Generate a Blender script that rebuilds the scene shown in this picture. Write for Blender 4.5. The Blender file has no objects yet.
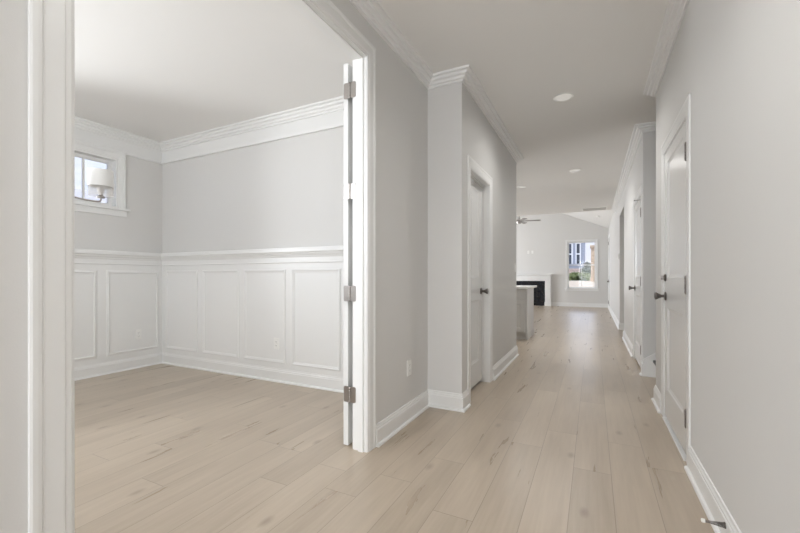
import bpy, bmesh, math, random
from mathutils import Vector, Matrix
random.seed(7)
S = bpy.context.scene
C = S.collection
PI = math.pi

# ------------------------------------------------------------------ camera, sky, sun, daylight lamps at added unseen windows, exposure
cd = bpy.data.cameras.new('camera'); cam = bpy.data.objects.new('camera', cd); C.objects.link(cam)
cam.location = (0, 0, 1.09)
cam.rotation_euler = (PI/2, 0, math.atan(193/386))
cd.sensor_width = 36; cd.lens = 386/800*36; cd.shift_y = 10.5/800
cd.clip_start = 0.02; cd.clip_end = 300
S.camera = cam
S.view_settings.view_transform = 'Standard'; S.view_settings.look = 'None'
S.view_settings.gamma = 1; S.view_settings.exposure = 1.49
S.view_settings.use_curve_mapping = False
S.cycles.use_denoising = True; S.cycles.use_adaptive_sampling = False
S.cycles.max_bounces = 14; S.cycles.diffuse_bounces = 8; S.cycles.glossy_bounces = 4
S.cycles.transparent_max_bounces = 12; S.cycles.sample_clamp_indirect = 6
S.cycles.caustics_reflective = False; S.cycles.caustics_refractive = False

W = bpy.data.worlds.new('sky'); S.world = W; W.use_nodes = True
nt = W.node_tree; N = nt.nodes; L = nt.links
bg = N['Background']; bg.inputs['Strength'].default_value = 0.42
tc = N.new('ShaderNodeTexCoord')
nz = N.new('ShaderNodeTexNoise'); nz.inputs['Scale'].default_value = 3.2; nz.inputs['Detail'].default_value = 7
mp = N.new('ShaderNodeMapping'); mp.inputs['Scale'].default_value = (1, 1, 2.2)
cr = N.new('ShaderNodeValToRGB')
cr.color_ramp.elements[0].position = 0.42; cr.color_ramp.elements[0].color = (0.22, 0.44, 0.95, 1)
cr.color_ramp.elements[1].position = 0.60; cr.color_ramp.elements[1].color = (0.86, 0.89, 0.96, 1)
L.new(tc.outputs['Generated'], mp.inputs['Vector']); L.new(mp.outputs['Vector'], nz.inputs['Vector'])
L.new(nz.outputs['Fac'], cr.inputs['Fac'])
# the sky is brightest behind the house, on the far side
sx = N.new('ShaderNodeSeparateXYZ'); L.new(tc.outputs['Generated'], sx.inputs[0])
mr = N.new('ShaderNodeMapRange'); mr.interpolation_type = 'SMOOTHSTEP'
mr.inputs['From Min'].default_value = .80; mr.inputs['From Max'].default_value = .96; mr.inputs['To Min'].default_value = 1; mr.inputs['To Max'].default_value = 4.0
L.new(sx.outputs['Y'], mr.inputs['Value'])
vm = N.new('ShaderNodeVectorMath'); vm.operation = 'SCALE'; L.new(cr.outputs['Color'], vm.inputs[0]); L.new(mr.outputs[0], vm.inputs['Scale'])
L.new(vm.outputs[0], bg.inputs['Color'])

sl = bpy.data.lights.new('sun', 'SUN'); sl.energy = 1.1; sl.angle = 0.02; sl.color = (1, .95, .87)
sun = bpy.data.objects.new('sun', sl); C.objects.link(sun)
sun.rotation_euler = Vector((-0.45, 0.55, -0.9)).to_track_quat('-Z', 'Y').to_euler()

def window_fill(name, loc, direction, sx, sy, power, col=(0.955, 0.982, 1.015)):
    l = bpy.data.lights.new(name, 'AREA'); l.shape = 'RECTANGLE'; l.size = sx; l.size_y = sy; l.energy = power; l.color = col
    o = bpy.data.objects.new(name, l); C.objects.link(o); o.location = loc
    o.rotation_euler = Vector(direction).to_track_quat('-Z', 'Y').to_euler()
    return o
window_fill('fill_dining', (-2.75, -0.80, 1.50), (-.2, 1, 0), 2.0, 1.7, 38)  # fill lamp outside the added dining front window, out of view
window_fill('fill_entry', (-0.55, -3.40, 1.35), (0.05, 1, 0.05), 1.1, 2.2, 38)  # fill lamp at the added glazed entry behind the camera
window_fill('fill_dining_side', (-5.12, 0.55, 1.75), (1, 0.05, -0.05), 1.0, 1.1, 32)  # fill lamp at an added hidden window, brightens the right hall wall
window_fill('fill_kitchen', (-5.82, 7.9, 1.55), (1, 0, 0), 1.4, 2.2, 72)  # fill lamp outside the added kitchen window, out of view
window_fill('fill_great_room', (-5.82, 13.2, 1.55), (1, 0, 0), 1.8, 3.2, 150)  # fill lamp outside the added living room window, out of view

# ------------------------------------------------------------------ helpers
def mat(name, col, rough=0.5, metal=0.0, bump=0.0, bscale=200, emit=None, es=0, spec=0.5, var=0.0):
    m = bpy.data.materials.new(name); m.use_nodes = True
    n = m.node_tree.nodes; l = m.node_tree.links; p = n['Principled BSDF']
    p.inputs['Base Color'].default_value = (*col, 1); p.inputs['Roughness'].default_value = rough
    p.inputs['Metallic'].default_value = metal; p.inputs['Specular IOR Level'].default_value = spec
    t = n.new('ShaderNodeTexCoord')
    if var:
        z = n.new('ShaderNodeTexNoise'); z.inputs['Scale'].default_value = 9; z.inputs['Detail'].default_value = 4
        r = n.new('ShaderNodeValToRGB')
        r.color_ramp.elements[0].color = (*[c*(1-var) for c in col], 1); r.color_ramp.elements[1].color = (*[min(1, c*(1+var)) for c in col], 1)
        r.color_ramp.elements[0].position = .3; r.color_ramp.elements[1].position = .7
        l.new(t.outputs['Object'], z.inputs['Vector']); l.new(z.outputs['Fac'], r.inputs['Fac']); l.new(r.outputs['Color'], p.inputs['Base Color'])
    if bump:
        z = n.new('ShaderNodeTexNoise'); z.inputs['Scale'].default_value = bscale; z.inputs['Detail'].default_value = 3
        b = n.new('ShaderNodeBump'); b.inputs['Strength'].default_value = bump; b.inputs['Distance'].default_value = 0.002
        l.new(t.outputs['Object'], z.inputs['Vector']); l.new(z.outputs['Fac'], b.inputs['Height']); l.new(b.outputs['Normal'], p.inputs['Normal'])
    if emit:
        p.inputs['Emission Color'].default_value = (*emit, 1); p.inputs['Emission Strength'].default_value = es
    return m

M = {}
M['wall'] = mat('wall_paint', (0.655, 0.649, 0.636), 0.62, bump=0.12, bscale=260, spec=.3)
M['ceil'] = mat('ceiling_paint', (0.79, 0.782, 0.765), 0.8, bump=0.1, bscale=220, spec=.2)
M['trim'] = mat('trim_paint', (0.77, 0.772, 0.765), 0.32, bump=0.03, bscale=60)
M['door'] = mat('door_paint', (0.73, 0.732, 0.725), 0.24, bump=0.03, bscale=60)
M['nickel'] = mat('satin_nickel', (0.40, 0.375, 0.355), 0.30, 1.0, bump=0.05, bscale=300)
M['pewter'] = mat('dark_pewter', (0.16, 0.145, 0.135), 0.34, 0.9, bump=0.05, bscale=300)
M['plastic'] = mat('white_plastic', (0.82, 0.82, 0.80), 0.35, bump=0.02)
M['dark'] = mat('dark_slot', (0.03, 0.03, 0.03), 0.6, bump=0.05)
M['black'] = mat('black_granite', (0.012, 0.013, 0.018), 0.25, var=.4)
M['iron'] = mat('black_metal', (0.008, 0.008, 0.009), 0.55, .3, bump=.1)
M['cab'] = mat('cabinet_paint', (0.60, 0.595, 0.58), 0.38, bump=.03, bscale=80)
M['quartz'] = mat('white_quartz', (0.86, 0.86, 0.85), 0.2, var=.03)
M['tread'] = mat('grey_stained_tread', (0.10, 0.098, 0.095), 0.5, var=.2, bump=.1, bscale=90)
M['rubber'] = mat('white_rubber', (0.85, 0.84, 0.80), 0.6, bump=.05)
M['shade'] = mat('frosted_shade', (0.74, 0.735, 0.72), 0.55, bump=.05, bscale=90)
M['blade'] = mat('fan_blade', (0.30, 0.285, 0.27), 0.5, var=.15)
M['lens'] = mat('lamp_lens', (0.9, 0.9, 0.88), 0.18, emit=(1, .97, .93), es=.07, bump=.02)
M['siding'] = mat('blue_grey_siding', (0.34, 0.37, 0.44), 0.7, var=.08)
M['extwhite'] = mat('white_exterior_trim', (0.85, 0.86, 0.88), 0.6, var=.03)
M['tan'] = mat('tan_stone', (0.55, 0.44, 0.33), 0.9, var=.25, bump=.5, bscale=12)
M['leaf'] = mat('hedge_green', (0.13, 0.16, 0.06), 0.8, var=.5, bump=.6, bscale=30)
M['leafdk'] = mat('dark_shrub', (0.06, 0.075, 0.05), 0.8, var=.5, bump=.6, bscale=30)
M['ground'] = mat('dry_lawn', (0.62, 0.52, 0.40), 0.95, var=.25, bump=.4, bscale=20)
M['shingle'] = mat('grey_shingle', (0.55, 0.53, 0.53), 0.9, var=.15, bump=.4, bscale=20)
M['extpane'] = mat('dark_window_pane', (0.06, 0.07, 0.09), 0.08, var=.2)
M['brick'] = mat('pale_pink_brick', (0.60, 0.50, 0.46), 0.9, var=.2, bump=.4, bscale=20)

def glass_mat(name, refl, tint=(1, 1, 1)):
    m = bpy.data.materials.new(name); m.use_nodes = True
    n = m.node_tree.nodes; l = m.node_tree.links; n.remove(n['Principled BSDF'])
    t = n.new('ShaderNodeBsdfTransparent'); t.inputs['Color'].default_value = (*tint, 1)
    g = n.new('ShaderNodeBsdfGlossy'); g.inputs['Roughness'].default_value = 0.02
    f = n.new('ShaderNodeFresnel'); f.inputs['IOR'].default_value = refl
    x = n.new('ShaderNodeMixShader'); l.new(f.outputs[0], x.inputs[0]); l.new(t.outputs[0], x.inputs[1]); l.new(g.outputs[0], x.inputs[2])
    l.new(x.outputs[0], n['Material Output'].inputs['Surface'])
    return m
M['glass'] = glass_mat('window_glass', 1.25)
M['clear'] = glass_mat('clear_shade_glass', 1.12, (.80, .79, .77))

def sheer_mat():
    m = bpy.data.materials.new('sheer_shade'); m.use_nodes = True
    n = m.node_tree.nodes; l = m.node_tree.links; n.remove(n['Principled BSDF'])
    t = n.new('ShaderNodeBsdfTransparent'); d = n.new('ShaderNodeBsdfDiffuse'); d.inputs['Color'].default_value = (.82, .80, .77, 1)
    tl = n.new('ShaderNodeBsdfTranslucent'); tl.inputs['Color'].default_value = (.82, .80, .77, 1)
    x0 = n.new('ShaderNodeMixShader'); x0.inputs[0].default_value = .5; l.new(d.outputs[0], x0.inputs[1]); l.new(tl.outputs[0], x0.inputs[2])
    x = n.new('ShaderNodeMixShader'); x.inputs[0].default_value = .45; l.new(t.outputs[0], x.inputs[1]); l.new(x0.outputs[0], x.inputs[2])
    l.new(x.outputs[0], n['Material Output'].inputs['Surface'])
    return m
M['sheer'] = sheer_mat()

def floor_mat():
    m = bpy.data.materials.new('oak_planks'); m.use_nodes = True
    n = m.node_tree.nodes; l = m.node_tree.links; p = n['Principled BSDF']
    def math_(op, a, b=None):
        k = n.new('ShaderNodeMath'); k.operation = op
        for i, v in enumerate((a, b)):
            if v is None: continue
            if isinstance(v, (int, float)): k.inputs[i].default_value = v
            else: l.new(v, k.inputs[i])
        return k.outputs[0]
    t = n.new('ShaderNodeTexCoord'); s = n.new('ShaderNodeSeparateXYZ'); l.new(t.outputs['Object'], s.inputs[0])
    X, Y = s.outputs['X'], s.outputs['Y']
    u = math_('DIVIDE', math_('SUBTRACT', X, 0.09 - 19*0.19), 0.19)
    row = math_('FLOOR', u); fu = math_('FRACT', u)
    w1 = n.new('ShaderNodeTexWhiteNoise'); w1.noise_dimensions = '1D'; l.new(row, w1.inputs['W'])
    v = math_('ADD', math_('DIVIDE', Y, 1.32), math_('MULTIPLY', w1.outputs['Value'], 7.0))
    col = math_('FLOOR', v); fv = math_('FRACT', v)
    cid = n.new('ShaderNodeCombineXYZ'); l.new(row, cid.inputs[0]); l.new(col, cid.inputs[1])
    w2 = n.new('ShaderNodeTexWhiteNoise'); w2.noise_dimensions = '2D'; l.new(cid.outputs[0], w2.inputs['Vector'])
    # grain, stretched along the plank and shifted per plank
    off = n.new('ShaderNodeCombineXYZ')
    l.new(math_('MULTIPLY', X, 15.0), off.inputs[0])
    l.new(math_('ADD', math_('MULTIPLY', Y, 1.3), math_('MULTIPLY', w2.outputs['Value'], 40.0)), off.inputs[1])
    l.new(math_('MULTIPLY', w2.outputs['Value'], 17.0), off.inputs[2])
    g = n.new('ShaderNodeTexNoise'); g.inputs['Scale'].default_value = 1.0; g.inputs['Detail'].default_value = 6; g.inputs['Roughness'].default_value = .55; g.inputs['Distortion'].default_value = .4
    l.new(off.outputs[0], g.inputs['Vector'])
    off2 = n.new('ShaderNodeCombineXYZ')
    l.new(math_('MULTIPLY', X, 5.0), off2.inputs[0])
    l.new(math_('ADD', math_('MULTIPLY', Y, 1.1), math_('MULTIPLY', w2.outputs['Value'], 23.0)), off2.inputs[1])
    g2 = n.new('ShaderNodeTexNoise'); g2.inputs['Scale'].default_value = 1.3; g2.inputs['Detail'].default_value = 3
    l.new(off2.outputs[0], g2.inputs['Vector'])
    # sparse knots
    kc = n.new('ShaderNodeCombineXYZ'); l.new(math_('MULTIPLY', X, 2.6), kc.inputs[0]); l.new(math_('MULTIPLY', Y, 1.25), kc.inputs[1])
    vo = n.new('ShaderNodeTexVoronoi'); vo.voronoi_dimensions = '2D'; vo.inputs['Scale'].default_value = 1.0; l.new(kc.outputs[0], vo.inputs['Vector'])
    kn = n.new('ShaderNodeMapRange'); kn.inputs['From Min'].default_value = 0.015; kn.inputs['From Max'].default_value = 0.07
    kn.inputs['To Min'].default_value = 1; kn.inputs['To Max'].default_value = 0; l.new(vo.outputs['Distance'], kn.inputs['Value'])
    off3 = n.new('ShaderNodeCombineXYZ'); l.new(math_('MULTIPLY', X, 70.0), off3.inputs[0]); l.new(math_('ADD', math_('MULTIPLY', Y, 3.0), math_('MULTIPLY', w2.outputs['Value'], 11.0)), off3.inputs[1])
    g3 = n.new('ShaderNodeTexNoise'); g3.inputs['Scale'].default_value = 1.0; g3.inputs['Detail'].default_value = 4; l.new(off3.outputs[0], g3.inputs['Vector'])
    base = n.new('ShaderNodeValToRGB')
    e = base.color_ramp.elements; e[0].color = FLOOR_DARK; e[1].color = FLOOR_LIGHT
    tone = math_('ADD', math_('MULTIPLY', w2.outputs['Value'], 0.17), math_('ADD', math_('MULTIPLY', math_('MAXIMUM', g.outputs['Fac'], 0.34), 0.46), math_('MULTIPLY', g2.outputs['Fac'], 0.34)))
    l.new(math_('ADD', math_('SUBTRACT', tone, 0.205), math_('MULTIPLY', g3.outputs['Fac'], 0.22)), base.inputs['Fac'])
    mk = n.new('ShaderNodeMix'); mk.data_type = 'RGBA'; sc_ = n.new('ShaderNodeSeparateColor'); l.new(vo.outputs['Color'], sc_.inputs[0]); l.new(math_('MULTIPLY', math_('MULTIPLY', kn.outputs[0], math_('GREATER_THAN', sc_.outputs[0], 0.35)), 0.42), mk.inputs['Factor'])
    l.new(base.outputs['Color'], mk.inputs['A']); mk.inputs['B'].default_value = (0.17, 0.12, 0.085, 1)
    # seams
    def edge(f, wid):
        a = math_('LESS_THAN', f, wid); b = math_('GREATER_THAN', f, 1-wid); return math_('MAXIMUM', a, b)
    seam = math_('MAXIMUM', edge(fu, 0.0075), edge(fv, 0.0012))
    ms = n.new('ShaderNodeMix'); ms.data_type = 'RGBA'; l.new(math_('MULTIPLY', seam, 0.5), ms.inputs['Factor'])
    l.new(mk.outputs['Result'], ms.inputs['A']); ms.inputs['B'].default_value = (0.13, 0.10, 0.075, 1)
    l.new(ms.outputs['Result'], p.inputs['Base Color'])
    ro = n.new('ShaderNodeMapRange'); ro.inputs['To Min'].default_value = .23; ro.inputs['To Max'].default_value = .36; l.new(g.outputs['Fac'], ro.inputs['Value'])
    l.new(ro.outputs[0], p.inputs['Roughness'])
    p.inputs['Specular IOR Level'].default_value = .5
    b = n.new('ShaderNodeBump'); b.inputs['Strength'].default_value = .15; b.inputs['Distance'].default_value = .002
    l.new(math_('SUBTRACT', math_('MULTIPLY', g.outputs['Fac'], 0.35), seam), b.inputs['Height']); l.new(b.outputs['Normal'], p.inputs['Normal'])
    return m
FLOOR_DARK = (0.30, 0.24, 0.18, 1); FLOOR_LIGHT = (0.64, 0.55, 0.445, 1)
M['floor'] = floor_mat()

class MB:
    """collects shapes into one mesh"""
    def __init__(s): s.b = bmesh.new()
    def poly(s, pts, faces):
        vs = [s.b.verts.new(p) for p in pts]
        for f in faces:
            try: s.b.faces.new([vs[i] for i in f])
            except ValueError: pass
        return s
    def box(s, x0, x1, y0, y1, z0, z1):
        return s.poly([(x0,y0,z0),(x1,y0,z0),(x1,y1,z0),(x0,y1,z0),(x0,y0,z1),(x1,y0,z1),(x1,y1,z1),(x0,y1,z1)],
                      [(0,3,2,1),(4,5,6,7),(0,1,5,4),(1,2,6,5),(2,3,7,6),(3,0,4,7)])
    def rbox(s, x0, x1, y0, y1, z0, z1, r, axis='y', seg=4):
        """box with the four edges along one axis rounded"""
        def ring(a0, a1, b0, b1):
            out = []
            for cx, cy, st in ((a1-r, b1-r, 0), (a0+r, b1-r, 1), (a0+r, b0+r, 2), (a1-r, b0+r, 3)):
                for k in range(seg+1):
                    t = (st + k/seg)*PI/2; out.append((cx+r*math.cos(t), cy+r*math.sin(t)))
            return out
        if axis == 'y': R = ring(x0, x1, z0, z1); f = lambda a, b, c: (a, c, b); lo, hi = y0, y1
        elif axis == 'z': R = ring(x0, x1, y0, y1); f = lambda a, b, c: (a, b, c); lo, hi = z0, z1
        else: R = ring(y0, y1, z0, z1); f = lambda a, b, c: (c, a, b); lo, hi = x0, x1
        n = len(R); P = [f(a, b, lo) for a, b in R] + [f(a, b, hi) for a, b in R]
        return s.poly(P, [tuple(range(n)), tuple(range(n, 2*n))] + [(i, (i+1) % n, n+(i+1) % n, n+i) for i in range(n)])
    def lathe(s, prof, origin=(0,0,0), axis=(0,0,1), seg=24):
        a = Vector(axis).normalized(); u = a.orthogonal().normalized(); v = a.cross(u); o = Vector(origin)
        rings = [[o + a*h + (u*math.cos(2*PI*k/seg) + v*math.sin(2*PI*k/seg))*max(r, 1e-4) for k in range(seg)] for r, h in prof]
        P = [p for rr in rings for p in rr]; F = []
        for i in range(len(prof)-1):
            for k in range(seg):
                F.append((i*seg+k, i*seg+(k+1) % seg, (i+1)*seg+(k+1) % seg, (i+1)*seg+k))
        F.append(tuple(range(seg))); F.append(tuple((len(prof)-1)*seg+k for k in range(seg)))
        return s.poly(P, F)
    def tube(s, pts, r, seg=10, r2=None):
        pts = [Vector(p) for p in pts]; n = len(pts); P = []; F = []
        ref = None
        for i, p in enumerate(pts):
            t = (pts[min(i+1, n-1)] - pts[max(i-1, 0)]).normalized()
            u = t.orthogonal().normalized() if ref is None else (ref - t*ref.dot(t)).normalized()
            ref = u; v = t.cross(u); rr = r if r2 is None else r + (r2-r)*i/(n-1)
            P += [p + (u*math.cos(2*PI*k/seg) + v*math.sin(2*PI*k/seg))*rr for k in range(seg)]
        for i in range(n-1):
            for k in range(seg): F.append((i*seg+k, i*seg+(k+1) % seg, (i+1)*seg+(k+1) % seg, (i+1)*seg+k))
        F.append(tuple(range(seg))); F.append(tuple((n-1)*seg+k for k in range(seg)))
        return s.poly(P, F)
    def sweep(s, path, prof, normal, closed=False):
        """profile (a, b): a across (normal x travel), b along normal; mitred at the corners"""
        Nn = Vector(normal); path = [Vector(p) for p in path]; n = len(path); rings = []
        for i, p in enumerate(path):
            t0 = (p - path[i-1]).normalized() if (i > 0 or closed) else None
            t1 = (path[(i+1) % n] - p).normalized() if (i < n-1 or closed) else None
            t0 = t0 or t1; t1 = t1 or t0
            s0, s1 = Nn.cross(t0), Nn.cross(t1); m = (s0+s1)/(1+s0.dot(s1))
            rings.append([p + m*a + Nn*b for a, b in prof])
        k = len(prof); P = [q for r in rings for q in r]; F = []
        for i in range(n if closed else n-1):
            j = (i+1) % n
            for q in range(k): F.append((i*k+q, i*k+(q+1) % k, j*k+(q+1) % k, j*k+q))
        if not closed: F += [tuple(range(k)), tuple((n-1)*k+q for q in range(k))]
        return s.poly(P, F)
    def wall(s, axis, c0, c1, u0, u1, z0, z1, holes=()):
        """wall slab between c0 and c1 on its thin axis, with rectangular holes (u0,u1,z0,z1)"""
        def bx(a0, a1, b0, b1):
            if a1-a0 < 1e-6 or b1-b0 < 1e-6: return
            if axis == 'x': s.box(c0, c1, a0, a1, b0, b1)
            else: s.box(a0, a1, c0, c1, b0, b1)
        cur = u0
        for h in sorted(holes):
            bx(cur, h[0], z0, z1); bx(h[0], h[1], z0, h[2]); bx(h[0], h[1], h[3], z1); cur = h[1]
        bx(cur, u1, z0, z1)
        return s
    def obj(s, name, material, parent=None, smooth=False, bevel=0.0, matrix=None):
        bmesh.ops.recalc_face_normals(s.b, faces=s.b.faces)
        me = bpy.data.meshes.new(name); s.b.to_mesh(me); s.b.free()
        me.materials.append(M[material])
        o = bpy.data.objects.new(name, me); C.objects.link(o)
        if parent: o.parent = parent
        if matrix is not None: o.matrix_local = matrix
        if smooth:
            for p in me.polygons: p.use_smooth = True
            sm = o.modifiers.new('edge', 'EDGE_SPLIT'); sm.split_angle = math.radians(38)
        if bevel:
            bv = o.modifiers.new('bevel', 'BEVEL'); bv.width = bevel; bv.segments = 2; bv.limit_method = 'ANGLE'
        return o

def tag(o, label, cat, group=None):
    o['label'] = label; o['category'] = cat
    if group: o['group'] = group
    return o
def struct(o, label=None, cat=None):
    o['kind'] = 'structure'
    if label: o['label'] = label
    if cat: o['category'] = cat
    return o
def empty(name, loc=(0,0,0), rz=0, parent=None):
    o = bpy.data.objects.new(name, None); C.objects.link(o); o.empty_display_size = .1
    o.location = loc; o.rotation_euler = (0, 0, rz)
    if parent: o.parent = parent
    return o
def dup(root, loc, rz=None, label=None, group=None):
    r = root.copy(); C.objects.link(r); r.location = loc
    if rz is not None: r.rotation_euler = (0, 0, rz)
    if label: r['label'] = label
    if group: r['group'] = group
    for ch in list(root.children):
        c = ch.copy(); C.objects.link(c); c.parent = r
        for g in ch.children:
            d = g.copy(); C.objects.link(d); d.parent = c
    return r

# ------------------------------------------------------------------ dimensions
CEIL = 2.757
XL, XD = -1.255, -1.357          # hall side and dining side of the partition on the left
XJ = -0.955                     # jutting closet wall
XR = 0.495                      # right hall wall
XA = -4.89                      # dining window wall
YB = 3.035                      # dining back wall / face of the jog
YF = 15.6                       # far wall
YE = 10.9                       # edge of the flat ceiling
XW = -5.6                       # left wall of kitchen and living room
OPEN0, OPEN1, OPENH = 0.54, 2.05, 2.460
D1 = (2.79, 3.59); D2 = (5.18, 6.01); D3 = (3.29, 3.98); DH = 2.035
J = 0.02

# ------------------------------------------------------------------ shell
struct(MB().box(-6.2, 4.2, -3.6, 15.85, -0.12, 0).obj('floor', 'floor'), 'wide light oak plank floor running through hall and rooms', 'floor')
struct(MB().box(-6.2, 4.2, -3.6, YE+.004, CEIL, CEIL+.15).obj('ceiling', 'ceil'), 'flat white painted ceiling over hall, dining room and kitchen', 'ceiling')
RX, SL, ZLOW = -2.55, 0.43, 2.815
ZR = ZLOW + SL*(XR-RX)
m = MB()
for (xa, za, xb, zb) in ((XR+.15, ZLOW-.15*SL, RX, ZR), (RX, ZR, 2*RX-XR-.15, ZLOW-.15*SL)):
    m.poly([(xa,YE,za),(xb,YE,zb),(xb,YF+.2,zb),(xa,YF+.2,za),(xa,YE,za+.12),(xb,YE,zb+.12),(xb,YF+.2,zb+.12),(xa,YF+.2,za+.12)],
           [(0,3,2,1),(4,5,6,7),(0,1,5,4),(1,2,6,5),(2,3,7,6),(3,0,4,7)])
struct(m.obj('ceiling_vaulted', 'ceil'), 'vaulted ceiling of the living room at the far end', 'ceiling')
# gable above the edge of the flat ceiling
xg = 2*RX-XR
struct(MB().poly([(XR,YE-.1,CEIL+.02),(XR,YE-.1,ZLOW),(RX,YE-.1,ZR),(xg,YE-.1,ZLOW),(xg,YE-.1,CEIL+.02),(XR,YE,CEIL+.02),(XR,YE,ZLOW),(RX,YE,ZR),(xg,YE,ZLOW),(xg,YE,CEIL+.02)],
    [(0,1,2,3,4),(9,8,7,6,5),(0,5,6,1),(1,6,7,2),(2,7,8,3),(3,8,9,4),(4,9,5,0)]).obj('wall_gable', 'wall'), 'gable wall over the kitchen ceiling edge', 'wall')

struct(MB().wall('x', XD, XL, -3.3, YB, 0, CEIL, [(OPEN0-J, OPEN1+J, 0, OPENH+J)]).obj('wall_left', 'wall'), 'grey painted hall wall with the wide double doorway', 'wall')
struct(MB().wall('y', YB, YB+.115, XA-.15, XJ, 0, CEIL).obj('wall_back', 'wall'), 'back wall of the dining room continuing as the short jutting hall corner', 'wall')
struct(MB().wall('x', XJ-.115, XJ, YB+.115, 5.54, 0, CEIL, [(D3[0]-J, D3[1]+J, 0, DH+J)]).obj('wall_closet', 'wall'), 'jutting grey hall wall with the recessed closet door', 'wall')
struct(MB().wall('y', 5.425, 5.54, XW, XJ-.115, 0, CEIL).obj('wall_kitchen', 'wall'), 'kitchen side wall behind the closet', 'wall')
struct(MB().wall('x', XR, XR+.115, -3.3, 4.05, 0, CEIL, [(D1[0]-J, D1[1]+J, 0, DH+J)]).obj('wall_right', 'wall'), 'long plain grey wall on the right of the hall', 'wall')
m = MB().wall('x', XR, XR+.115, 5.0, YE, 0, CEIL, [(D2[0]-J, D2[1]+J, 0, DH+J), (7.95, 9.2, 0, 2.36)])
m.wall('x', XR, XR+.115, YE, YF, 0, ZLOW+.05)
struct(m.obj('wall_right_far', 'wall'), 'right hall wall beyond the stairs with a door and a dark opening', 'wall')
struct(MB().wall('y', 5.0, 5.115, XR+.115, 4.0, 0, CEIL).obj('wall_stair_far', 'wall'), 'far side wall of the stairwell', 'wall')
struct(MB().wall('y', 3.935, 4.05, XR+.115, 4.0, 0, CEIL).obj('wall_stair_near', 'wall'), 'near side wall of the stairwell', 'wall')
struct(MB().wall('x', 4.0, 4.115, 3.935, 5.115, 0, CEIL).obj('wall_stair_end', 'wall'), 'end wall of the stairwell', 'wall')
m = MB().wall('y', 9.2, 9.315, XR+.115, 2.2, 0, CEIL); m.wall('y', 7.835, 7.95, XR+.115, 2.2, 0, CEIL); m.wall('x', 2.2, 2.315, 7.835, 9.315, 0, CEIL)
struct(m.obj('wall_side_hall', 'wall'), 'unlit side hall behind the dark opening', 'wall')
for (nm, y0, y1, lab) in (('wall_closet_back', *D1, 'x'), ('wall_pantry_back', *D2, 'x')):
    struct(MB().box(XR+.75, XR+.86, y0-.25 if y0 < 4 else y0-.05, y1+.25, 0, CEIL).obj(nm, 'wall'), 'back of the closet behind the hall door' if y0 < 4 else 'back of the closet beyond the stairs', 'wall')
# dining window wall, transom opening
WA = (1.94, 2.52, 1.88, 2.445); WA2 = (0.05, 1.05, 1.2, 2.3)  # second opening is for the added side window hidden by the near casing
struct(MB().wall('x', XA-.15, XA, -.75, YB, 0, CEIL, [WA2, WA]).obj('wall_dining', 'wall'), 'dining room outer wall with the small high window', 'wall')
DF = (-3.75, -1.75, 0.65, 2.35)  # opening for the added front window, unseen, lets fill light in
struct(MB().wall('y', -.75, -.6, XA, XD, 0, CEIL, [DF]).obj('wall_front', 'wall'), 'front wall of the dining room with an added unseen window', 'wall')
EN = (-1.10, 0.0, 0.25, 2.45)  # opening for the added entry glazing, unseen, lets fill light in
struct(MB().wall('y', -3.3, -3.2, XL, XR, 0, CEIL, [EN]).obj('wall_entry', 'wall'), 'entry wall behind the hall with an added glazed opening', 'wall')
KW = (6.9, 8.9, 1.05, 2.2); GW = (11.6, 14.8, 0.6, 2.4)  # openings for added kitchen and living room windows, unseen light sources
struct(MB().wall('x', XW-.15, XW, 5.425, YF, 0, ZLOW+.05, [KW, GW]).obj('wall_living', 'wall'), 'left outer wall of kitchen and living room', 'wall')
FW = (-0.835, 0.085, 0.675, 2.385)
m = MB().wall('y', YF, YF+.15, XW-.15, XR+.115, 0, ZLOW, [FW])
m.poly([(XR+.115,YF,ZLOW),(RX,YF,ZR+.05),(xg-.1,YF,ZLOW),(XR+.115,YF+.15,ZLOW),(RX,YF+.15,ZR+.05),(xg-.1,YF+.15,ZLOW)], [(0,1,2),(5,4,3),(0,3,4,1),(1,4,5,2),(2,5,3,0)])
struct(m.obj('wall_far', 'wall'), 'far living room gable wall with the bright window', 'wall')

# ------------------------------------------------------------------ mouldings
BASE = [(0,0),(.031,0),(.0305,.008),(.027,.015),(.016,.019),(.016,.104),(.0125,.108),(.0125,.118),(.008,.124),(.006,.137),(0,.139)]
CROWN = [(0,-.078),(.013,-.078),(.015,-.063),(.031,-.059),(.036,-.043),(.056,-.036),(.061,-.019),(.083,-.015),(.087,0),(0,0)]
CROWN_D = [(0,-.240),(.026,-.240),(.030,-.222),(.012,-.214),(.012,-.088),(.026,-.086),(.029,-.070),(.042,-.064),(.047,-.046),(.066,-.037),(.071,-.019),(.093,-.015),(.097,0),(0,0)]
CASING = [(0,0),(0,.007),(.004,.0085),(.015,.0085),(.018,.0115),(.023,.012),(.060,.0135),(.063,.0115),(.067,.0165),(.074,.018),(.085,.018),(.090,.0145),(.090,0)]
RAIL = [(0,-.155),(.012,-.155),(.016,-.148),(.012,-.138),(.012,-.098),(.018,-.090),(.022,-.078),(.034,-.066),(.040,-.050),(.052,-.046),(.055,-.040),(.055,-.006),(.050,0),(0,0)]
FRAME = [(0,0),(0,.003),(.004,.006),(.010,.0065),(.016,.010),(.024,.0115),(.030,.009),(.032,.004),(.032,0)]
ntrim = [0]
def trim(name, path, prof, label, z=0, normal=(0,0,1), closed=False):
    o = MB().sweep([(x, y, z) for x, y in path], prof, normal, closed).obj(name, 'trim')
    return struct(o, label, 'trim')
def tn():
    ntrim[0] += 1; return 'trim_%d' % ntrim[0]
cz = .096
trim(tn(), [(-2.6,5.54),(XJ,5.54),(XJ,YB),(XL,YB),(XL,-3.2),(XR,-3.2),(XR,4.05),(XR+2.5,4.05)], CROWN, 'white crown moulding around the front part of the hall', CEIL)
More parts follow.
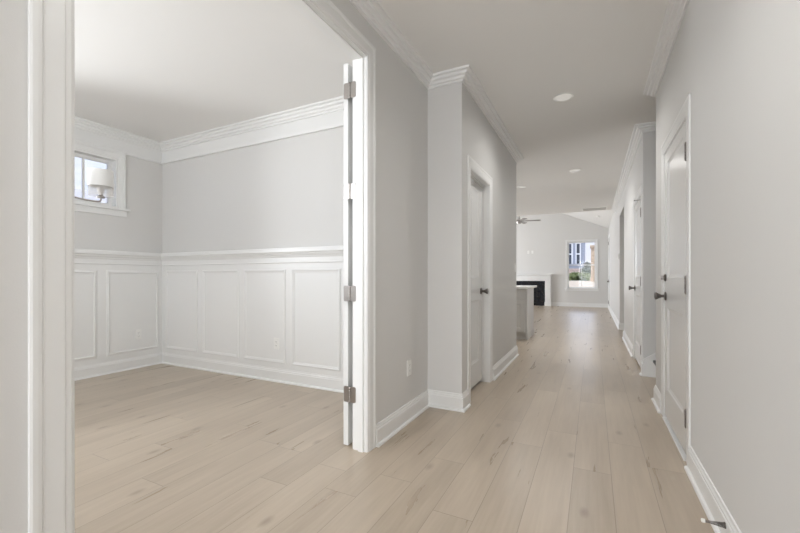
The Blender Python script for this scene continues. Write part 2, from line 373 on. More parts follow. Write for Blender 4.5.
trim(tn(), [(2.5,5.0),(XR,5.0),(XR,YE-.02)], CROWN, 'white crown moulding on the right wall beyond the stairs', CEIL)
trim('baseboard_left', [(XL,YB),(XL,OPEN1+cz)], BASE, 'white baseboard between the double doorway and the corner')
trim('baseboard_jog', [(XJ,D3[0]-cz),(XJ,YB),(XL,YB)], BASE, 'white baseboard wrapping the jutting corner')
trim('baseboard_closet', [(-2.2,5.54),(XJ,5.54),(XJ,D3[1]+cz)], BASE, 'white baseboard beyond the recessed closet door')
trim('baseboard_left_near', [(XL,OPEN0-cz),(XL,-3.2)], BASE, 'white baseboard on the near left hall wall')
trim('baseboard_right', [(XR,-3.2),(XR,D1[0]-cz)], BASE, 'white baseboard of the long right wall')
trim('baseboard_right_end', [(XR,D1[1]+cz),(XR,4.05),(XR+.095,4.05)], BASE, 'short white baseboard at the wall end beside the stairs')
trim('baseboard_right_middle', [(XR,D2[1]+cz),(XR,7.95),(XR+.9,7.95)], BASE, 'white baseboard between far hall door and dark opening')
trim('baseboard_far', [(XR+.9,9.2),(XR,9.2),(XR,YF),(-1.38,YF)], BASE, 'white baseboard along the living room walls')
trim('baseboard_dining', [(XD,YB),(XA,YB),(XA,-.6),(XD,-.6),(XD,OPEN0-cz)][::-1], BASE, 'white baseboard around the dining room') if False else None
def inward(path): return path
# dining room mouldings: travel so that the room is on the left of travel
DIN = [(XD, OPEN0-cz), (XD, -.6), (XA, -.6), (XA, YB), (XD, YB), (XD, OPEN1+cz)]
DIN = DIN[::-1]
trim('baseboard_dining', DIN, BASE, 'white baseboard around the dining room')
trim(tn(), [(XD,-.6),(XD,YB),(XA,YB),(XA,-.6),(XD,-.6)][0:1] + [(XD,YB),(XA,YB),(XA,-.6),(XD-.001,-.6)], CROWN_D, 'deep white crown moulding with frieze in the dining room', CEIL)
trim(tn(), DIN, RAIL, 'white chair rail above the panelled dining room walls', 1.386)
WB = [(0,0),(.005,0),(.005,1.13),(0,1.13)]
trim(tn(), DIN, WB, 'white painted wainscot board under the chair rail', .125)
def panel_frame(path, normal, label):
    struct(MB().sweep(path, FRAME, normal, True).obj(tn(), 'trim'), label, 'trim')
ords = ['first', 'second', 'third', 'fourth', 'fifth']
for k in range(5):                          # back wall
    x0 = -4.80 + k*.685; x1 = x0+.595; x1 = min(x1, XD-.09)
    y = YB-.005; x0 += .03; x1 -= .03
    panel_frame([(x1,y,.226),(x0,y,.226),(x0,y,1.136),(x1,y,1.136)], (0,-1,0), '%s picture-frame moulding from the corner on the dining back wall' % ords[k])
for k in range(5):                          # window wall
    y1 = 2.985 - k*.675; y0 = y1-.585; x = XA+.005
    panel_frame([(x,y1,.20),(x,y0,.20),(x,y0,1.165),(x,y1,1.165)][::-1], (1,0,0), '%s picture-frame moulding from the corner on the dining window wall' % ords[k])

# ------------------------------------------------------------------ hardware builders (local: X along the wall, Y out of the wall, Z up)
def knob(parent, x, y, z, out=1):
    """door knob: rosette, neck and flared grip"""
    m = MB(); ax = (0, out, 0)
    m.lathe([(.001,0),(.033,0),(.034,.004),(.030,.009),(.014,.011),(.011,.016),(.011,.030),(.014,.036),(.022,.052),(.0275,.060),(.0285,.066),(.0265,.071),(.018,.073),(.001,.0735)], (x,y,z), ax, 28)
    return m.obj('door_knob', 'pewter', parent, True)
def deadbolt(parent, x, y, z):
    m = MB().lathe([(.001,0),(.026,0),(.027,.006),(.022,.012),(.012,.014),(.001,.015)], (x,y,z), (0,1,0), 24)
    m.rbox(x-.004, x+.004, y+.013, y+.032, z-.014, z+.014, .003)
    return m.obj('deadbolt', 'pewter', parent, True)
def barrel_hinge(parent, x, y, z, material='pewter'):
    m = MB()
    for k in range(5): m.lathe([(.0065,0),(.0072,.001),(.0072,.0185),(.0065,.0195)], (x,y+.006,z-.05+.02*k), (0,0,1), 14)
    m.lathe([(.001,-.006),(.005,-.005),(.006,0)], (x,y+.006,z-.05), (0,0,1), 12); m.lathe([(.006,0),(.005,.005),(.001,.006)], (x,y+.006,z+.05), (0,0,1), 12)
    m.box(x-.012, x+.014, y-.002, y+.002, z-.05, z+.05)
    return m.obj('hinge', material, parent, True)

def slab(m, w, h, t, panels, y0=0.0, x0=0.0, z0=0.0):
    """panel door: stiles and rails, recessed panels with sloped sticking on both faces; y from y0-t to y0"""
    st = panels[0][0]
    m.box(x0, x0+st, y0-t, y0, z0, z0+h); m.box(x0+w-st, x0+w, y0-t, y0, z0, z0+h)
    zs = [0] + [v for p in panels for v in (p[2], p[3])] + [h]
    for a, b in zip(zs[0::2], zs[1::2]): m.box(x0+st, x0+w-st, y0-t, y0, z0+a, z0+b)
    for (a0, a1, b0, b1) in panels:
        a0 += x0; a1 += x0; b0 += z0; b1 += z0
        m.box(a0, a1, y0-t+.010, y0-.010, b0, b1)
        pr = [(0,0),(0,-.0095),(-.006,-.0095),(-.014,-.004),(-.018,-.003),(-.020,0)]
        pr = [(0,-.010),(0,-.001),(-.005,-.001),(-.012,-.006),(-.024,-.0085),(-.026,-.010)]
        m.sweep([(a1,y0,b0),(a1,y0,b1),(a0,y0,b1),(a0,y0,b0)], pr, (0,1,0), True)
        m.sweep([(a0,y0-t,b0),(a0,y0-t,b1),(a1,y0-t,b1),(a1,y0-t,b0)], pr, (0,-1,0), True)
def frame(parent, w, h, depth, back=True, thin=1.0):
    """jamb lining and casings of an opening 0..w"""
    m = MB(); m.box(-J, 0, -depth, 0, 0, h+J); m.box(w, w+J, -depth, 0, 0, h+J); m.box(0, w, -depth, 0, h, h+J)
    m.obj('door_jamb', 'trim', parent)
    r = .006; CAS = [(a, b*thin) for a, b in CASING]
    MB().sweep([(w+r,0,0),(w+r,0,h+r),(-r,0,h+r),(-r,0,0)], CAS, (0,1,0)).obj('door_casing', 'trim', parent)
    if back: MB().sweep([(-r,-depth,0),(-r,-depth,h+r),(w+r,-depth,h+r),(w+r,-depth,0)], CASING, (0,-1,0)).obj('door_casing', 'trim', parent)
def stops(parent, w, h, y0, y1, t=.011):
    m = MB(); m.box(0, t, y0, y1, 0, h); m.box(w-t, w, y0, y1, 0, h); m.box(t, w-t, y0, y1, h-t, h)
    return m.obj('door_stop_strip', 'trim', parent)
TWO = lambda w, st: [(st, w-st, .215, .835), (st, w-st, 1.05, 1.925)]

def hall_door(name, loc, rz, w, label, recess, hinge_x, knob_x, bolt=False, sill=False):
    root = struct(empty(name, loc, rz), label, 'door')
    m = MB(); slab(m, w-.006, DH-.034, .035, TWO(w-.006, .115), -recess, .003, .030); m.obj('door_panel', 'door', root)
    frame(root, w, DH, .115, True, .55)
    if recess < .03: stops(root, w, DH, -recess-.050, -recess-.036)
    else: stops(root, w, DH, -recess+.001, -recess+.030)
    if hinge_x is not None:
        for z in (.255, 1.043, 1.83): barrel_hinge(root, hinge_x, -recess, z)
    knob(root, knob_x, -recess, .945)
    if bolt: deadbolt(root, knob_x, -recess, 1.085)
    if sill: MB().box(0, w, -.115, .016, 0, .009).obj('threshold', 'trim', root, bevel=.004)
    return root
hall_door('door_1', (XR, D1[0], 0), PI/2, D1[1]-D1[0], 'white two-panel door with knob and deadbolt on the near right wall', .001, .001, D1[1]-D1[0]-.06, True, True)
hall_door('door_2', (XR, D2[0], 0), PI/2, D2[1]-D2[0], 'white two-panel door on the right wall just beyond the stairs', .001, .001, D2[1]-D2[0]-.06)
_ps = [c for c in bpy.data.objects['door_2'].children if c.name.startswith('hinge')][-1]
MB().tube([(.0,.006,1.972),(.004,.035,1.972),(.01,.065,1.972)], .0035, 8).lathe([(.001,0),(.007,0),(.007,.008),(.001,.009)], (.01,.065,1.972), (0,1,0), 12).obj('pin_stop', 'pewter', _ps, True)
hall_door('door_3', (XJ, D3[1], 0), -PI/2, D3[1]-D3[0], 'recessed white closet door in the jutting left wall', .078, None, .05)

# double doorway with both leaves folded back against the dining side
W4 = OPEN1-OPEN0
dw = struct(empty('trim_double_doorway', (XL, OPEN1, 0), -PI/2), 'tall white cased double doorway into the dining room', 'doorway')
frame(dw, W4, OPENH, XL-XD, True, .7)
stops(dw, W4, OPENH, -.058, -.024)
def leaf_hinge(parent, z, s):
    """butt hinge lying open: one plate on the jamb, one on the door edge, five knuckles, screws"""
    m = MB()
    m.rbox(.004, .046, -.0015, .0015, z-.05, z+.05, .010); m.rbox(-.044, -.004, -.0015, .0015, z-.05, z+.05, .010)
    for k in range(5): m.lathe([(.0058,0),(.0065,.001),(.0065,.0185),(.0058,.0195)], (0,.002,z-.05+.02*k), (0,0,1), 12)
    h = m.obj('hinge', 'nickel', parent, True)
    q = MB()
    for sx in (-.030, -.017, .018, .032):
        for dz in (-.034, 0, .034): q.lathe([(.001,0),(.0035,0),(.003,.0012),(.001,.0012)], (sx, .0012, z+dz+(.008 if abs(sx) > .025 else 0)), (0,1,0), 10)
    q.obj('screw', 'nickel', h)
    return h
lw = W4/2-.003; LH = OPENH-.010-.002
for name, near in (('door_4', False), ('door_5', True)):
    yy = OPEN1+.012 if not near else OPEN0-.012
    root = struct(empty(name, (XD-.081, yy, 0), 0), 'tall white door leaf folded back beside the right jamb of the double doorway' if not near else 'tall white door leaf folded back beside the near jamb of the double doorway', 'door')
    sg = 1 if not near else -1
    m = MB()
    tmp = MB(); slab(tmp, lw, LH, .035, [(.12, lw-.12, .215, .90), (.12, lw-.12, 1.12, LH-.12)], 0, 0, .012)
    # the leaf lies along +y (or -y): local x of the slab -> y, its thickness -> x
    mt = Matrix(((0,1,0,.035),(sg,0,0,0),(0,0,1,0),(0,0,0,1)))
    tmp.b.transform(mt); tmp.obj('door_panel', 'door', root)
    for z in (.345, .985, 1.635, 2.275):
        hm = leaf_hinge(root, z, sg)
        # plates face the opening (towards -y on the right jamb)
        hm.matrix_local = Matrix.Translation((.058, -.0135*sg, 0)) @ Matrix.Rotation(PI if not near else 0, 4, 'Z') 
    k = MB(); k.lathe([(.001,0),(.033,0),(.030,.009),(.011,.012),(.011,.030),(.0275,.052),(.0265,.062),(.001,.064)], (0, sg*(lw-.07), .945), (-1,0,0), 24)
    k.obj('door_knob', 'nickel', root, True)

# far door on the living room wall
r6 = struct(empty('door_6', (XR, 14.25, 0), PI/2), 'tall white door on the right wall of the living room', 'door')
m = MB(); slab(m, .90, 2.40, .035, [(.12,.78,.215,.90),(.12,.78,1.12,2.28)], .012, 0, .014); m.obj('door_panel', 'door', r6)
MB().sweep([(.906,0,0),(.906,0,2.425),(-.006,0,2.425),(-.006,0,0)], CASING, (0,1,0)).obj('door_casing', 'trim', r6)
for z in (.22, .95, 2.25): barrel_hinge(r6, .90, .012, z)
knob(r6, .07, .012, .945)

# ------------------------------------------------------------------ windows
def window(name, loc, rz, w, h, depth, label, cols=1, rows=(0.5,), lower_cols=1, meeting=True, interior=True, cw=.83, f=.035, t=.018):
    """local X along the wall, Y into the room, Z up from the sill; opening 0..w, 0..h; wall thickness depth"""
    root = struct(empty(name, loc, rz), label, 'window')
    m = MB()                                            # jamb extension lining
    m.box(0, t, -depth, 0, 0, h); m.box(w-t, w, -depth, 0, 0, h); m.box(t, w-t, -depth, 0, h-t, h); m.box(t, w-t, -depth, 0, 0, t)
    m.obj('window_frame', 'trim', root)
    if interior:
        q = MB(); r = .004
        pr = [(a*cw, b*1.1) for a, b in CASING]
        q.sweep([(w+r,0,-.003),(w+r,0,h+r),(-r,0,h+r),(-r,0,-.003)], pr, (0,1,0)); q.obj('window_casing', 'trim', root)
        q = MB().box(-.115, w+.115, -.03, .045, -.026, 0).box(-.09, w+.09, 0, .016, -.092, -.026)
        q.obj('window_sill', 'trim', root, bevel=.003)
    y0, y1 = -depth+.025, -depth+.060
    a0, a1, b0, b1 = t, w-t, t, h-t
    s = MB()
    if meeting:
        zm = b0 + (b1-b0)*rows[0]
        for (c0, c1, yy0, yy1, cc) in ((b0, zm+.018, y0+.036, y1+.036, lower_cols), (zm-.018, b1, y0, y1, cols)):
            s.box(a0, a0+f, yy0, yy1, c0, c1); s.box(a1-f, a1, yy0, yy1, c0, c1); s.box(a0+f, a1-f, yy0, yy1, c1-f, c1); s.box(a0+f, a1-f, yy0, yy1, c0, c0+f)
            for k in range(1, cc): xx = a0+(a1-a0)*k/cc; s.box(xx-.007, xx+.007, yy0+.01, yy1-.01, c0+f, c1-f)
    else:
        s.box(a0, a0+f, y0, y1, b0, b1); s.box(a1-f, a1, y0, y1, b0, b1); s.box(a0+f, a1-f, y0, y1, b1-f, b1); s.box(a0+f, a1-f, y0, y1, b0, b0+f)
        for k in range(1, cols): xx = a0+(a1-a0)*k/cols; s.box(xx-.009, xx+.009, y0+.008, y1-.004, b0+f, b1-f)
    s.obj('sash', 'trim', root)
    g = MB()
    if meeting:
        g.box(a0+f, a1-f, y0+.052, y0+.055, b0+f, zm-.017); g.box(a0+f, a1-f, y0+.016, y0+.019, zm+.018, b1-f)
    else: g.box(a0+f, a1-f, y0+.016, y0+.019, b0+f, b1-f)
    g.obj('pane', 'glass', root)
    return root
# left wall of dining: normal +x -> X runs along -y
window('window_1', (XA, WA[1], WA[2]), -PI/2, WA[1]-WA[0], WA[3]-WA[2], .15, 'small high window on the dining room wall behind the lamp shade', cols=2, meeting=False)
window('window_added_7', (XA, WA2[1], WA2[2]), -PI/2, WA2[1]-WA2[0], WA2[3]-WA2[2], .15, 'added unseen side window of the dining room for fill light', cols=2, lower_cols=2)
window('window_2', (FW[1], YF, FW[2]), PI, FW[1]-FW[0], FW[3]-FW[2], .15, 'white double-hung window on the far living room wall', cols=1, lower_cols=2, cw=.78, f=.028, t=.010)
window('window_added_3', (DF[0], -.6, DF[2]), 0, DF[1]-DF[0], DF[3]-DF[2], .15, 'added unseen front window of the dining room for fill light', cols=3, lower_cols=3)
window('window_added_4', (XW, KW[1], KW[2]), -PI/2, KW[1]-KW[0], KW[3]-KW[2], .15, 'added unseen kitchen window on the left outer wall for fill light', cols=2, lower_cols=2)
window('window_added_5', (XW, GW[1], GW[2]), -PI/2, GW[1]-GW[0], GW[3]-GW[2], .15, 'added unseen living room window on the left outer wall for fill light', cols=3, lower_cols=3)
window('window_added_6', (EN[0], -3.2, EN[2]), 0, EN[1]-EN[0], EN[3]-EN[2], .10, 'added unseen glazed entry behind the hall for fill light', cols=2, meeting=False)

# ------------------------------------------------------------------ staircase
st = struct(empty('stairs', (XR, 4.05, 0)), 'staircase rising to the right with dark treads and white risers', 'stairs')
nst = 11; run = .262; rise = .187
for k in range(nst):
    x = .115 + k*run
    MB().box(x, x+.02, .002, .948, k*rise, (k+1)*rise-.030).obj('riser', 'trim', st)
    MB().rbox(x-.028, x+run+.012 if k < nst-1 else 3.4, .001, .949, (k+1)*rise-.030, (k+1)*rise, .012, 'y').obj('tread', 'tread', st)
m = MB()
pts = [(-.016,0),(3.0,0)]
sk = [(-.016,0),(-.016,.139),(-.002,.139),(-.002,.185),(2.6,.185+2.6*rise/run),(2.6,0)]
n_ = len(sk)
m.poly([(x,.930,z) for x,z in sk]+[(x,.950,z) for x,z in sk], [tuple(range(n_)), tuple(range(n_, 2*n_))]+[(i,(i+1)%n_,n_+(i+1)%n_,n_+i) for i in range(n_)])
m.obj('skirt_board', 'trim', st)
trim('baseboard_stair_end', [(XR,5.0),(XR,D2[0]-cz)], BASE, 'tiny white baseboard at the wall corner beyond the stairs')

# ------------------------------------------------------------------ outlets and switches
def plate(name, loc, rz, label, cat, kind='outlet', group=None):
    root = tag(empty(name, loc, rz), label, cat, group)
    MB().rbox(-.036, .036, 0, .0065, -.059, .059, .004, 'y', 3).obj('cover_plate', 'plastic', root, bevel=.0015)
    if kind == 'outlet':
        for z in (-.02, .02):
            r_ = MB().rbox(-.016, .016, .005, .0085, z-.0145, z+.0145, .008, 'y').obj('receptacle', 'plastic', root)
            q = MB().box(-.0075, -.0055, .0084, .009, z-.003, z+.006).box(.0055, .0075, .0084, .009, z-.003, z+.006); q.lathe([(.001,0),(.002,0),(.002,.0006),(.001,.0006)], (0,.0084,z-.008), (0,1,0), 10)
            q.obj('slot', 'dark', r_)
    else:
        MB().box(-.016, .016, .005, .009, -.033, .033).poly([(-.014,.009,-.03),(.014,.009,-.03),(.014,.013,.03),(-.014,.013,.03),(-.014,.009,.03),(.014,.009,.03)], [(0,1,2,3),(3,2,5,4),(0,3,4),(1,5,2)]).obj('rocker', 'plastic', root)
    MB().lathe([(.001,0),(.0025,0),(.002,.001),(.001,.001)], (0,.0064,0 if kind == 'outlet' else .048), (0,1,0), 10).obj('screw', 'nickel', root)
    return root
plate('wall_outlet', (XL, 2.66, .40), -PI/2, 'white wall outlet on the grey hall wall between doorway and corner', 'outlet')
plate('wall_outlet', (XA+.005, 2.74, .40), -PI/2, 'white wall outlet inside a wainscot panel under the small high window', 'outlet')
plate('wall_outlet', (-2.955, YB-.005, .395), PI, 'white wall outlet in the third wainscot panel of the dining back wall', 'outlet')
plate('light_switch', (XJ, 5.43, 1.215), -PI/2, 'white light switch at the far end of the jutting hall wall', 'switch', 'switch')
plate('wall_outlet', (-2.24, YF, 2.05), PI, 'left one of the two wall plates above the fireplace mantel', 'outlet', 'outlet')
plate('media_plate', (-2.09, YF, 2.05), PI, 'right one of the two wall plates above the fireplace mantel', 'outlet', 'switch')
th = tag(empty('thermostat', (XR, 9.36, 1.52), PI/2), 'small grey thermostat on the right wall just past the dark opening', 'thermostat')
MB().rbox(-.055, .055, 0, .022, -.055, .055, .008, 'y').obj('housing', 'plastic', th, bevel=.002)
MB().box(-.035, .035, .0215, .0235, -.015, .035).obj('screen', 'cab', th)

# spring door stop on the right baseboard
ds = tag(empty('door_stop', (XR-.016, 1.985, .085), PI/2), 'spring door stop with white tip on the right baseboard', 'door stop')
MB().lathe([(.001,0),(.013,0),(.012,.004),(.006,.007),(.001,.007)], (0,0,0), (0,1,0), 18).obj('mounting_base', 'pewter', ds, True)
pts = []
for i in range(260):
    t = i/259; a = t*2*PI*15; r = .010-.0055*min(1, t*1.4); pts.append((r*math.cos(a), .005+t*.062, r*math.sin(a)))
MB().tube(pts, .0014, 6).obj('coil_spring', 'pewter', ds, True)
MB().lathe([(.001,0),(.007,0),(.008,.003),(.008,.010),(.006,.013),(.001,.014)], (0,.066,0), (0,1,0), 18).obj('rubber_tip', 'rubber', ds, True)

# ------------------------------------------------------------------ ceiling fittings
def downlight(loc, label, r=.088):
    root = tag(empty('recessed_downlight', loc), label, 'ceiling light', 'recessed downlights')
    MB().lathe([(r*.78,-.001),(r*.80,-.004),(r*.92,-.007),(r,-.004),(r,0),(r*.78,0)], (0,0,0), (0,0,1), 40).obj('trim_ring', 'plastic', root, True)
    MB().lathe([(.001,-.0035),(r*.785,-.0035),(r*.785,-.0005),(.001,-.0005)], (0,0,0), (0,0,1), 40).obj('lens', 'lens', root, True)
    l = bpy.data.lights.new('downlight_glow', 'SPOT'); l.energy = 25; l.spot_size = 2.9; l.spot_blend = 1; l.shadow_soft_size = .085; l.color = (1, .985, .96)
    lo = bpy.data.objects.new('downlight_glow', l); C.objects.link(lo); lo.parent = root; lo.location = (0,0,-.012)
    return root
dl = downlight((-.245, 3.88, CEIL), 'round recessed downlight in the hall ceiling nearest the viewer')
dup(dl, (-.25, 6.62, CEIL), label='round recessed downlight farther down the hall ceiling')
dup(dl, (-.245, 1.14, CEIL), label='added unseen downlight in the hall ceiling above the viewer')  # added fixture out of view, fills the hall with light
dup(dl, (-.245, -1.60, CEIL), label='added unseen downlight in the entry ceiling behind the viewer')  # added fixture out of view, lights the hall from behind
dup(dl, (-1.19, 7.40, CEIL), label='round recessed downlight over the kitchen beside the wall end')
vt = tag(empty('ceiling_vent', (.03, 10.55, CEIL)), 'white louvred return vent in the ceiling at the hall end', 'vent')
m = MB().box(-.28,.28,-.21,-.18,-.012,0).box(-.28,.28,.18,.21,-.012,0).box(-.28,-.25,-.18,.18,-.012,0).box(.25,.28,-.18,.18,-.012,0); m.obj('vent_frame', 'plastic', vt)
m = MB()
for k in range(14):
    y = -.17+k*.0255; m.poly([(-.25,y,-.003),(.25,y,-.003),(.25,y+.018,-.012),(-.25,y+.018,-.012),(-.25,y+.002,-.002),(.25,y+.002,-.002),(.25,y+.02,-.011),(-.25,y+.02,-.011)], [(0,1,2,3),(4,5,6,7),(0,1,5,4),(2,3,7,6),(0,3,7,4),(1,2,6,5)])
m.obj('louvres', 'cab', vt); MB().box(-.25,.25,-.18,.18,-.0015,0).obj('duct_backing', 'blade', vt)
sd_ = tag(MB().lathe([(.001,-.03),(.05,-.028),(.062,-.018),(.065,0),(.001,0)], (0,0,0), (0,0,1), 28).obj('smoke_detector', 'plastic', None, True), 'small round detector on the sloping living room ceiling', 'smoke detector')
sd_.location = (.16, 13.4, ZLOW+SL*(XR-.16)); sd_.rotation_euler = (0, math.atan(SL), 0)

# ceiling fan
fx, fy, fz = -2.12, 12.8, 2.88
zt = ZLOW + SL*(XR-fx) if fx > RX else ZLOW + SL*(fx-xg)
fan = tag(empty('ceiling_fan', (fx, fy, fz)), 'five-blade ceiling fan hanging from the vaulted living room ceiling', 'ceiling fan')
MB().lathe([(.012,.08),(.012,zt-fz)], (0,0,0), (0,0,1), 14).obj('down_rod', 'nickel', fan, True)
MB().lathe([(.02,zt-fz-.10),(.06,zt-fz-.05),(.075,zt-fz+.02)], (0,0,0), (0,0,1), 20).obj('canopy', 'nickel', fan, True)
MB().lathe([(.001,-.09),(.05,-.085),(.075,-.05),(.088,-.02),(.088,.04),(.06,.07),(.02,.10),(.001,.10)], (0,0,0), (0,0,1), 28).obj('motor_housing', 'nickel', fan, True)
for k in range(5):
    a = k*2*PI/5 + .15
    bm_ = MB(); w0, w1, tk = .055, .07, .006
    P = [(.10,-.02,0),(.18,-w0,.008),(.60,-w1,.014),(.65,-.03,.012),(.65,.04,-.004),(.60,w1,-.010),(.18,w0,-.006),(.10,.02,0)]
    n_ = len(P); bm_.poly(P+[(x,y,z+tk) for x,y,z in P], [tuple(range(n_)), tuple(range(n_,2*n_))]+[(i,(i+1)%n_,n_+(i+1)%n_,n_+i) for i in range(n_)])
    b_ = bm_.obj('fan_blade', 'blade', fan); b_.rotation_euler = (0,0,a)

# ------------------------------------------------------------------ chandelier in the dining room
cx, cy = -3.10, 1.20
ch = tag(empty('chandelier', (cx, cy, CEIL)), 'nickel dining room chandelier with white drum shades on curved arms', 'chandelier')
MB().lathe([(.001,-.035),(.02,-.033),(.055,-.02),(.065,-.006),(.065,0),(.001,0)], (0,0,0), (0,0,1), 28).obj('canopy', 'nickel', ch, True)
MB().lathe([(.006,-1.02),(.006,-.03)], (0,0,0), (0,0,1), 12).obj('down_rod', 'nickel', ch, True)
MB().lathe([(.001,-1.22),(.012,-1.21),(.02,-1.18),(.016,-1.14),(.028,-1.10),(.028,-1.06),(.012,-1.02),(.001,-1.01)], (0,0,0), (0,0,1), 24).obj('hub', 'nickel', ch, True)
a0 = math.atan2(1.423-cy, -2.967-cx); R = .262
for k in range(4):
    a = a0 + k*PI/2; dx, dy = math.cos(a), math.sin(a)
    P = []
    for i in range(25):
        t = i/24; r = .02 + (R-.02)*min(1, t*1.12)
        z = -1.115 - .045*math.sin(min(1, t*1.12)*PI*.5) + (0 if t < .86 else (t-.86)/.14*.03)
        P.append((dx*r, dy*r, z))
    arm = MB().tube(P, .0058, 10).obj('arm', 'nickel', ch, True)
    ex, ey = dx*R, dy*R
    MB().lathe([(.001,-1.138),(.022,-1.134),(.024,-1.126),(.012,-1.118),(.012,-1.10),(.020,-1.096),(.020,-1.05),(.012,-1.045),(.001,-1.044)], (ex,ey,0), (0,0,1), 22).obj('lamp_socket', 'nickel', arm, True)
    sh = MB().lathe([(.069,-1.060),(.0715,-1.060),(.0715,-.950),(.069,-.950)], (ex,ey,0), (0,0,1), 44)
    for f in list(sh.b.faces):
        if len(f.verts) > 4: sh.b.faces.remove(f)
    # close the wall ring
    o_ = sh.obj('lamp_shade', 'shade', arm, True)
    lo = MB().lathe([(.0665,-1.122),(.0685,-1.122),(.0685,-1.058),(.0665,-1.058)], (ex,ey,0), (0,0,1), 44)
    for f in list(lo.b.faces):
        if len(f.verts) > 4: lo.b.faces.remove(f)
    lo.obj('glass_rim', 'sheer', arm, True)
    sp = MB().box(ex-.069, ex+.069, ey-.003, ey+.003, -1.061, -1.058).box(ex-.003, ex+.003, ey-.069, ey+.069, -1.062, -1.058); sp.obj('shade_holder', 'nickel', arm)

# ------------------------------------------------------------------ kitchen island
ki = tag(empty('kitchen_island', (-1.03, 6.96, 0)), 'grey kitchen island with white countertop beyond the hall wall end', 'kitchen island')
Wd = 2.4
m = MB().box(-Wd, 0, .02, .80, .10, .885); m.box(-Wd+.02, -.02, .08, .80, 0, .10); m.obj('cabinet_body', 'cab', ki)
m = MB().box(-.004, .014, .0, .80, .0, .885); m.box(.014, .022, .0, .80, 0, .12); m.obj('end_panel', 'cab', ki, bevel=.002)
for k in range(4):
    x1 = -.03 - k*.585; x0 = x1-.57
    q = MB()
    q.box(x0, x1, .0, .02, .70, .86); q.obj('drawer_front', 'cab', ki, bevel=.003)
    q = MB(); slab(q, x1-x0, .555, .026, [(.06, x1-x0-.06, .06, .495)], 0, 0, 0)
    q.b.transform(Matrix.Translation((x0, .02, .13)) @ Matrix(((-1,0,0,x1-x0),(0,-1,0,-.026),(0,0,1,0),(0,0,0,1)))); q.obj('cabinet_door', 'cab', ki)
MB().box(-Wd-.03, .03, -.04, 1.14, .885, .922).obj('countertop', 'quartz', ki, bevel=.004)

# ------------------------------------------------------------------ fireplace
fp = tag(empty('fireplace', (-2.40, YF, 0)), 'white mantel fireplace with black surround on the far wall', 'fireplace')
hw = .98
m = MB().box(-hw, -hw+.20, -.14, 0, 0, .94).box(hw-.20, hw, -.14, 0, 0, .94).box(-hw, hw, -.14, 0, .94, 1.14)
m.box(-hw-.015, -hw+.215, -.155, 0, 0, .14).box(hw-.215, hw+.015, -.155, 0, 0, .14)
m.obj('mantel_surround', 'trim', fp, bevel=.004)
MB().box(-hw-.05, hw+.05, -.22, 0, 1.165, 1.205).box(-hw-.025, hw+.025, -.18, 0, 1.14, 1.165).obj('mantel_shelf', 'trim', fp, bevel=.004)
m = MB().box(-hw+.20, -.50, -.07, 0, 0, .94).box(.50, hw-.20, -.07, 0, 0, .94).box(-.50, .50, -.07, 0, .74, .94).box(-.50, .50, -.07, 0, 0, .06); m.obj('stone_surround', 'black', fp)
m = MB().box(-.50, -.47, -.085, -.02, .06, .74).box(.47, .50, -.085, -.02, .06, .74).box(-.47, .47, -.085, -.02, .70, .74).box(-.47, .47, -.085, -.02, .06, .12); m.obj('firebox_frame', 'iron', fp, bevel=.003)
MB().box(-.47, .47, -.05, -.045, .12, .70).obj('firebox_glass', 'black', fp)

# ------------------------------------------------------------------ outside
gm = MB()
gm.poly([(-30,15.9,.40),(30,15.9,.40),(30,26,.86),(-30,26,.86),(30,90,.95),(-30,90,.95),(-30,15.9,-1),(30,15.9,-1),(30,90,-1),(-30,90,-1)],
        [(0,1,2,3),(3,2,4,5),(6,7,1,0),(5,4,8,9),(6,9,8,7),(0,3,5,9,6),(1,7,8,4,2)])
struct(gm.obj('ground_backyard', 'ground'), 'pale dry lawn behind the far window', 'ground')
struct(MB().box(-40, -5.3, -20, 15.8, -.6, -.35).obj('ground_side', 'ground'), 'pale lawn beside the dining room', 'ground')
struct(MB().box(-5.2, 8, -20, -3.7, -.6, -.35).obj('ground_front', 'ground'), 'pale lawn at the front', 'ground')
# neighbour behind: at y about 34
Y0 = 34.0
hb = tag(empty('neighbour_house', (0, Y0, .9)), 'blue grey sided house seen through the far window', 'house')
MB().box(-9, -.66, 0, 7, 0, 3.75).obj('siding_wall', 'siding', hb)
MB().box(-.82, -.62, -.05, .1, 0, 3.75).obj('corner_board', 'siding', hb)
m = MB().poly([(-9.3,-.4,3.7),(-.4,-.4,3.7),(-.4,3.5,4.7),(-9.3,3.5,4.7),(-9.3,7.4,3.7),(-.4,7.4,3.7)], [(0,1,2,3),(3,2,5,4),(0,4,5,1),(0,3,4),(1,5,2)]); m.obj('roof', 'shingle', hb)
for k, (x0, x1) in enumerate(((-1.26,-.86), (-1.86,-1.46), (-3.6,-2.6))):
    wf = MB().box(x0, x1, -.06, .02, 1.15, 2.95).obj('house_window', 'extwhite', hb)
    MB().box(x0+.09, x1-.09, -.07, -.055, 1.25, 1.98).box(x0+.09, x1-.09, -.07, -.055, 2.08, 2.85).obj('window_pane', 'extpane', wf)
MB().box(-9, -.2, -1.6, -.02, .0, 1.2).obj('porch_base', 'siding', hb)
gar = tag(MB().box(-.95, 5, 0, 6, .0, 4.6).poly([(-1.15,-.3,4.5),(5.2,-.3,4.5),(2,-.3,5.5),(-1.15,6.3,4.5),(5.2,6.3,4.5),(2,6.3,5.5)], [(0,1,2),(5,4,3),(0,3,4,1),(1,4,5,2),(2,5,3,0)]).obj('white_sky_block', 'extwhite'), 'white house-shaped block standing in for blown-out sky beside the blue grey house', 'house')  # white block fills the gap where the sky is blown out
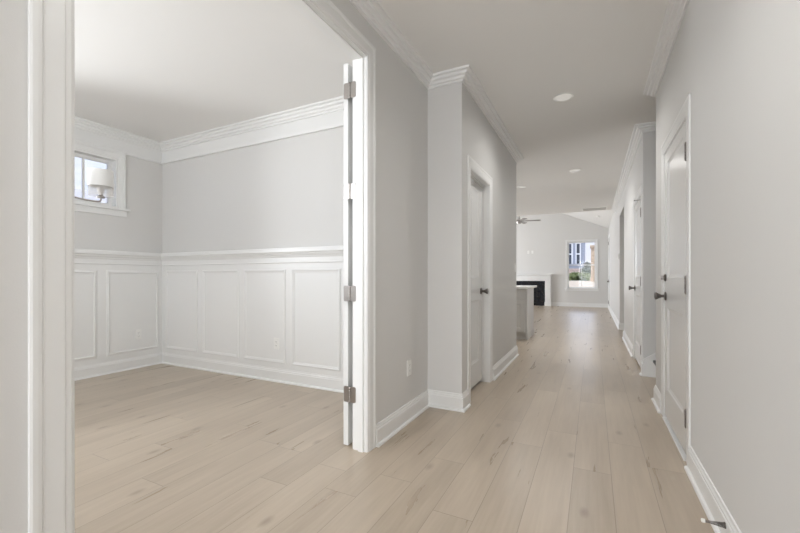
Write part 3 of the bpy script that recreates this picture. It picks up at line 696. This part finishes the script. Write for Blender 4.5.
gar.location = (0, 44, .9)
col = tag(MB().box(-.33, .33, -.3, .3, 0, 2.0).box(-.37, .37, -.36, .36, 0, .25).box(-.38, .38, -.38, .38, 2.0, 2.14).obj('stone_pillar', 'tan'), 'tan stone pillar at the right of the far window view', 'pillar')
col.location = (.22, 25.5, .8)
def blob(name, material, loc, rx, ry, rz, n, label, cat):
    m = MB()
    for i in range(n):
        a = random.uniform(0, 2*PI); q = random.random()**.5
        px, py, pz = rx*q*math.cos(a), ry*q*math.sin(a), rz*random.uniform(.1, 1)*(1-.5*q*q)
        s = random.uniform(.5, 1)*.16*min(1.3, max(rx, rz))+.03
        b2 = bmesh.new(); bmesh.ops.create_icosphere(b2, subdivisions=1, radius=s)
        for v in b2.verts: v.co = v.co*random.uniform(.75, 1.25)+Vector((px,py,pz))
        base = [tuple(v.co) for v in b2.verts]; m.poly(base, [tuple(v.index for v in f.verts) for f in b2.faces]); b2.free()
    o = tag(m.obj(name, material), label, cat); o.location = loc
    return o
blob('hedge', 'leaf', (-.85, 27.5, .84), 1.1, .5, .52, 120, 'low green hedge outside the far window', 'hedge')
blob('shrub', 'leafdk', (-.38, 30.5, .86), .36, .3, 1.25, 70, 'dark shrub beside the tan pillar outside', 'shrub')
wl = tag(MB().box(-6, .1, 0, .25, 0, .76).box(-6.05, .15, -.04, .29, .76, .86).obj('garden_wall', 'brick'), 'pale pink low garden wall behind the hedge', 'garden wall'); wl.location = (-.1, 31.5, .86)
# neighbour at the side, seen through the small high window
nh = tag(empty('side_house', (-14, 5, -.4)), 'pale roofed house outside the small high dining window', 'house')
MB().box(-4, 3.0, -6, 9, 0, 2.8).obj('siding_wall', 'extwhite', nh)
MB().poly([(3.5,-6.5,2.7),(3.5,9.5,2.7),(-.5,9.5,4.25),(-.5,-6.5,4.25),(-4.5,9.5,2.7),(-4.5,-6.5,2.7)], [(0,1,2,3),(3,2,4,5),(0,5,4,1),(0,3,5),(1,4,2)]).obj('roof', 'shingle', nh)
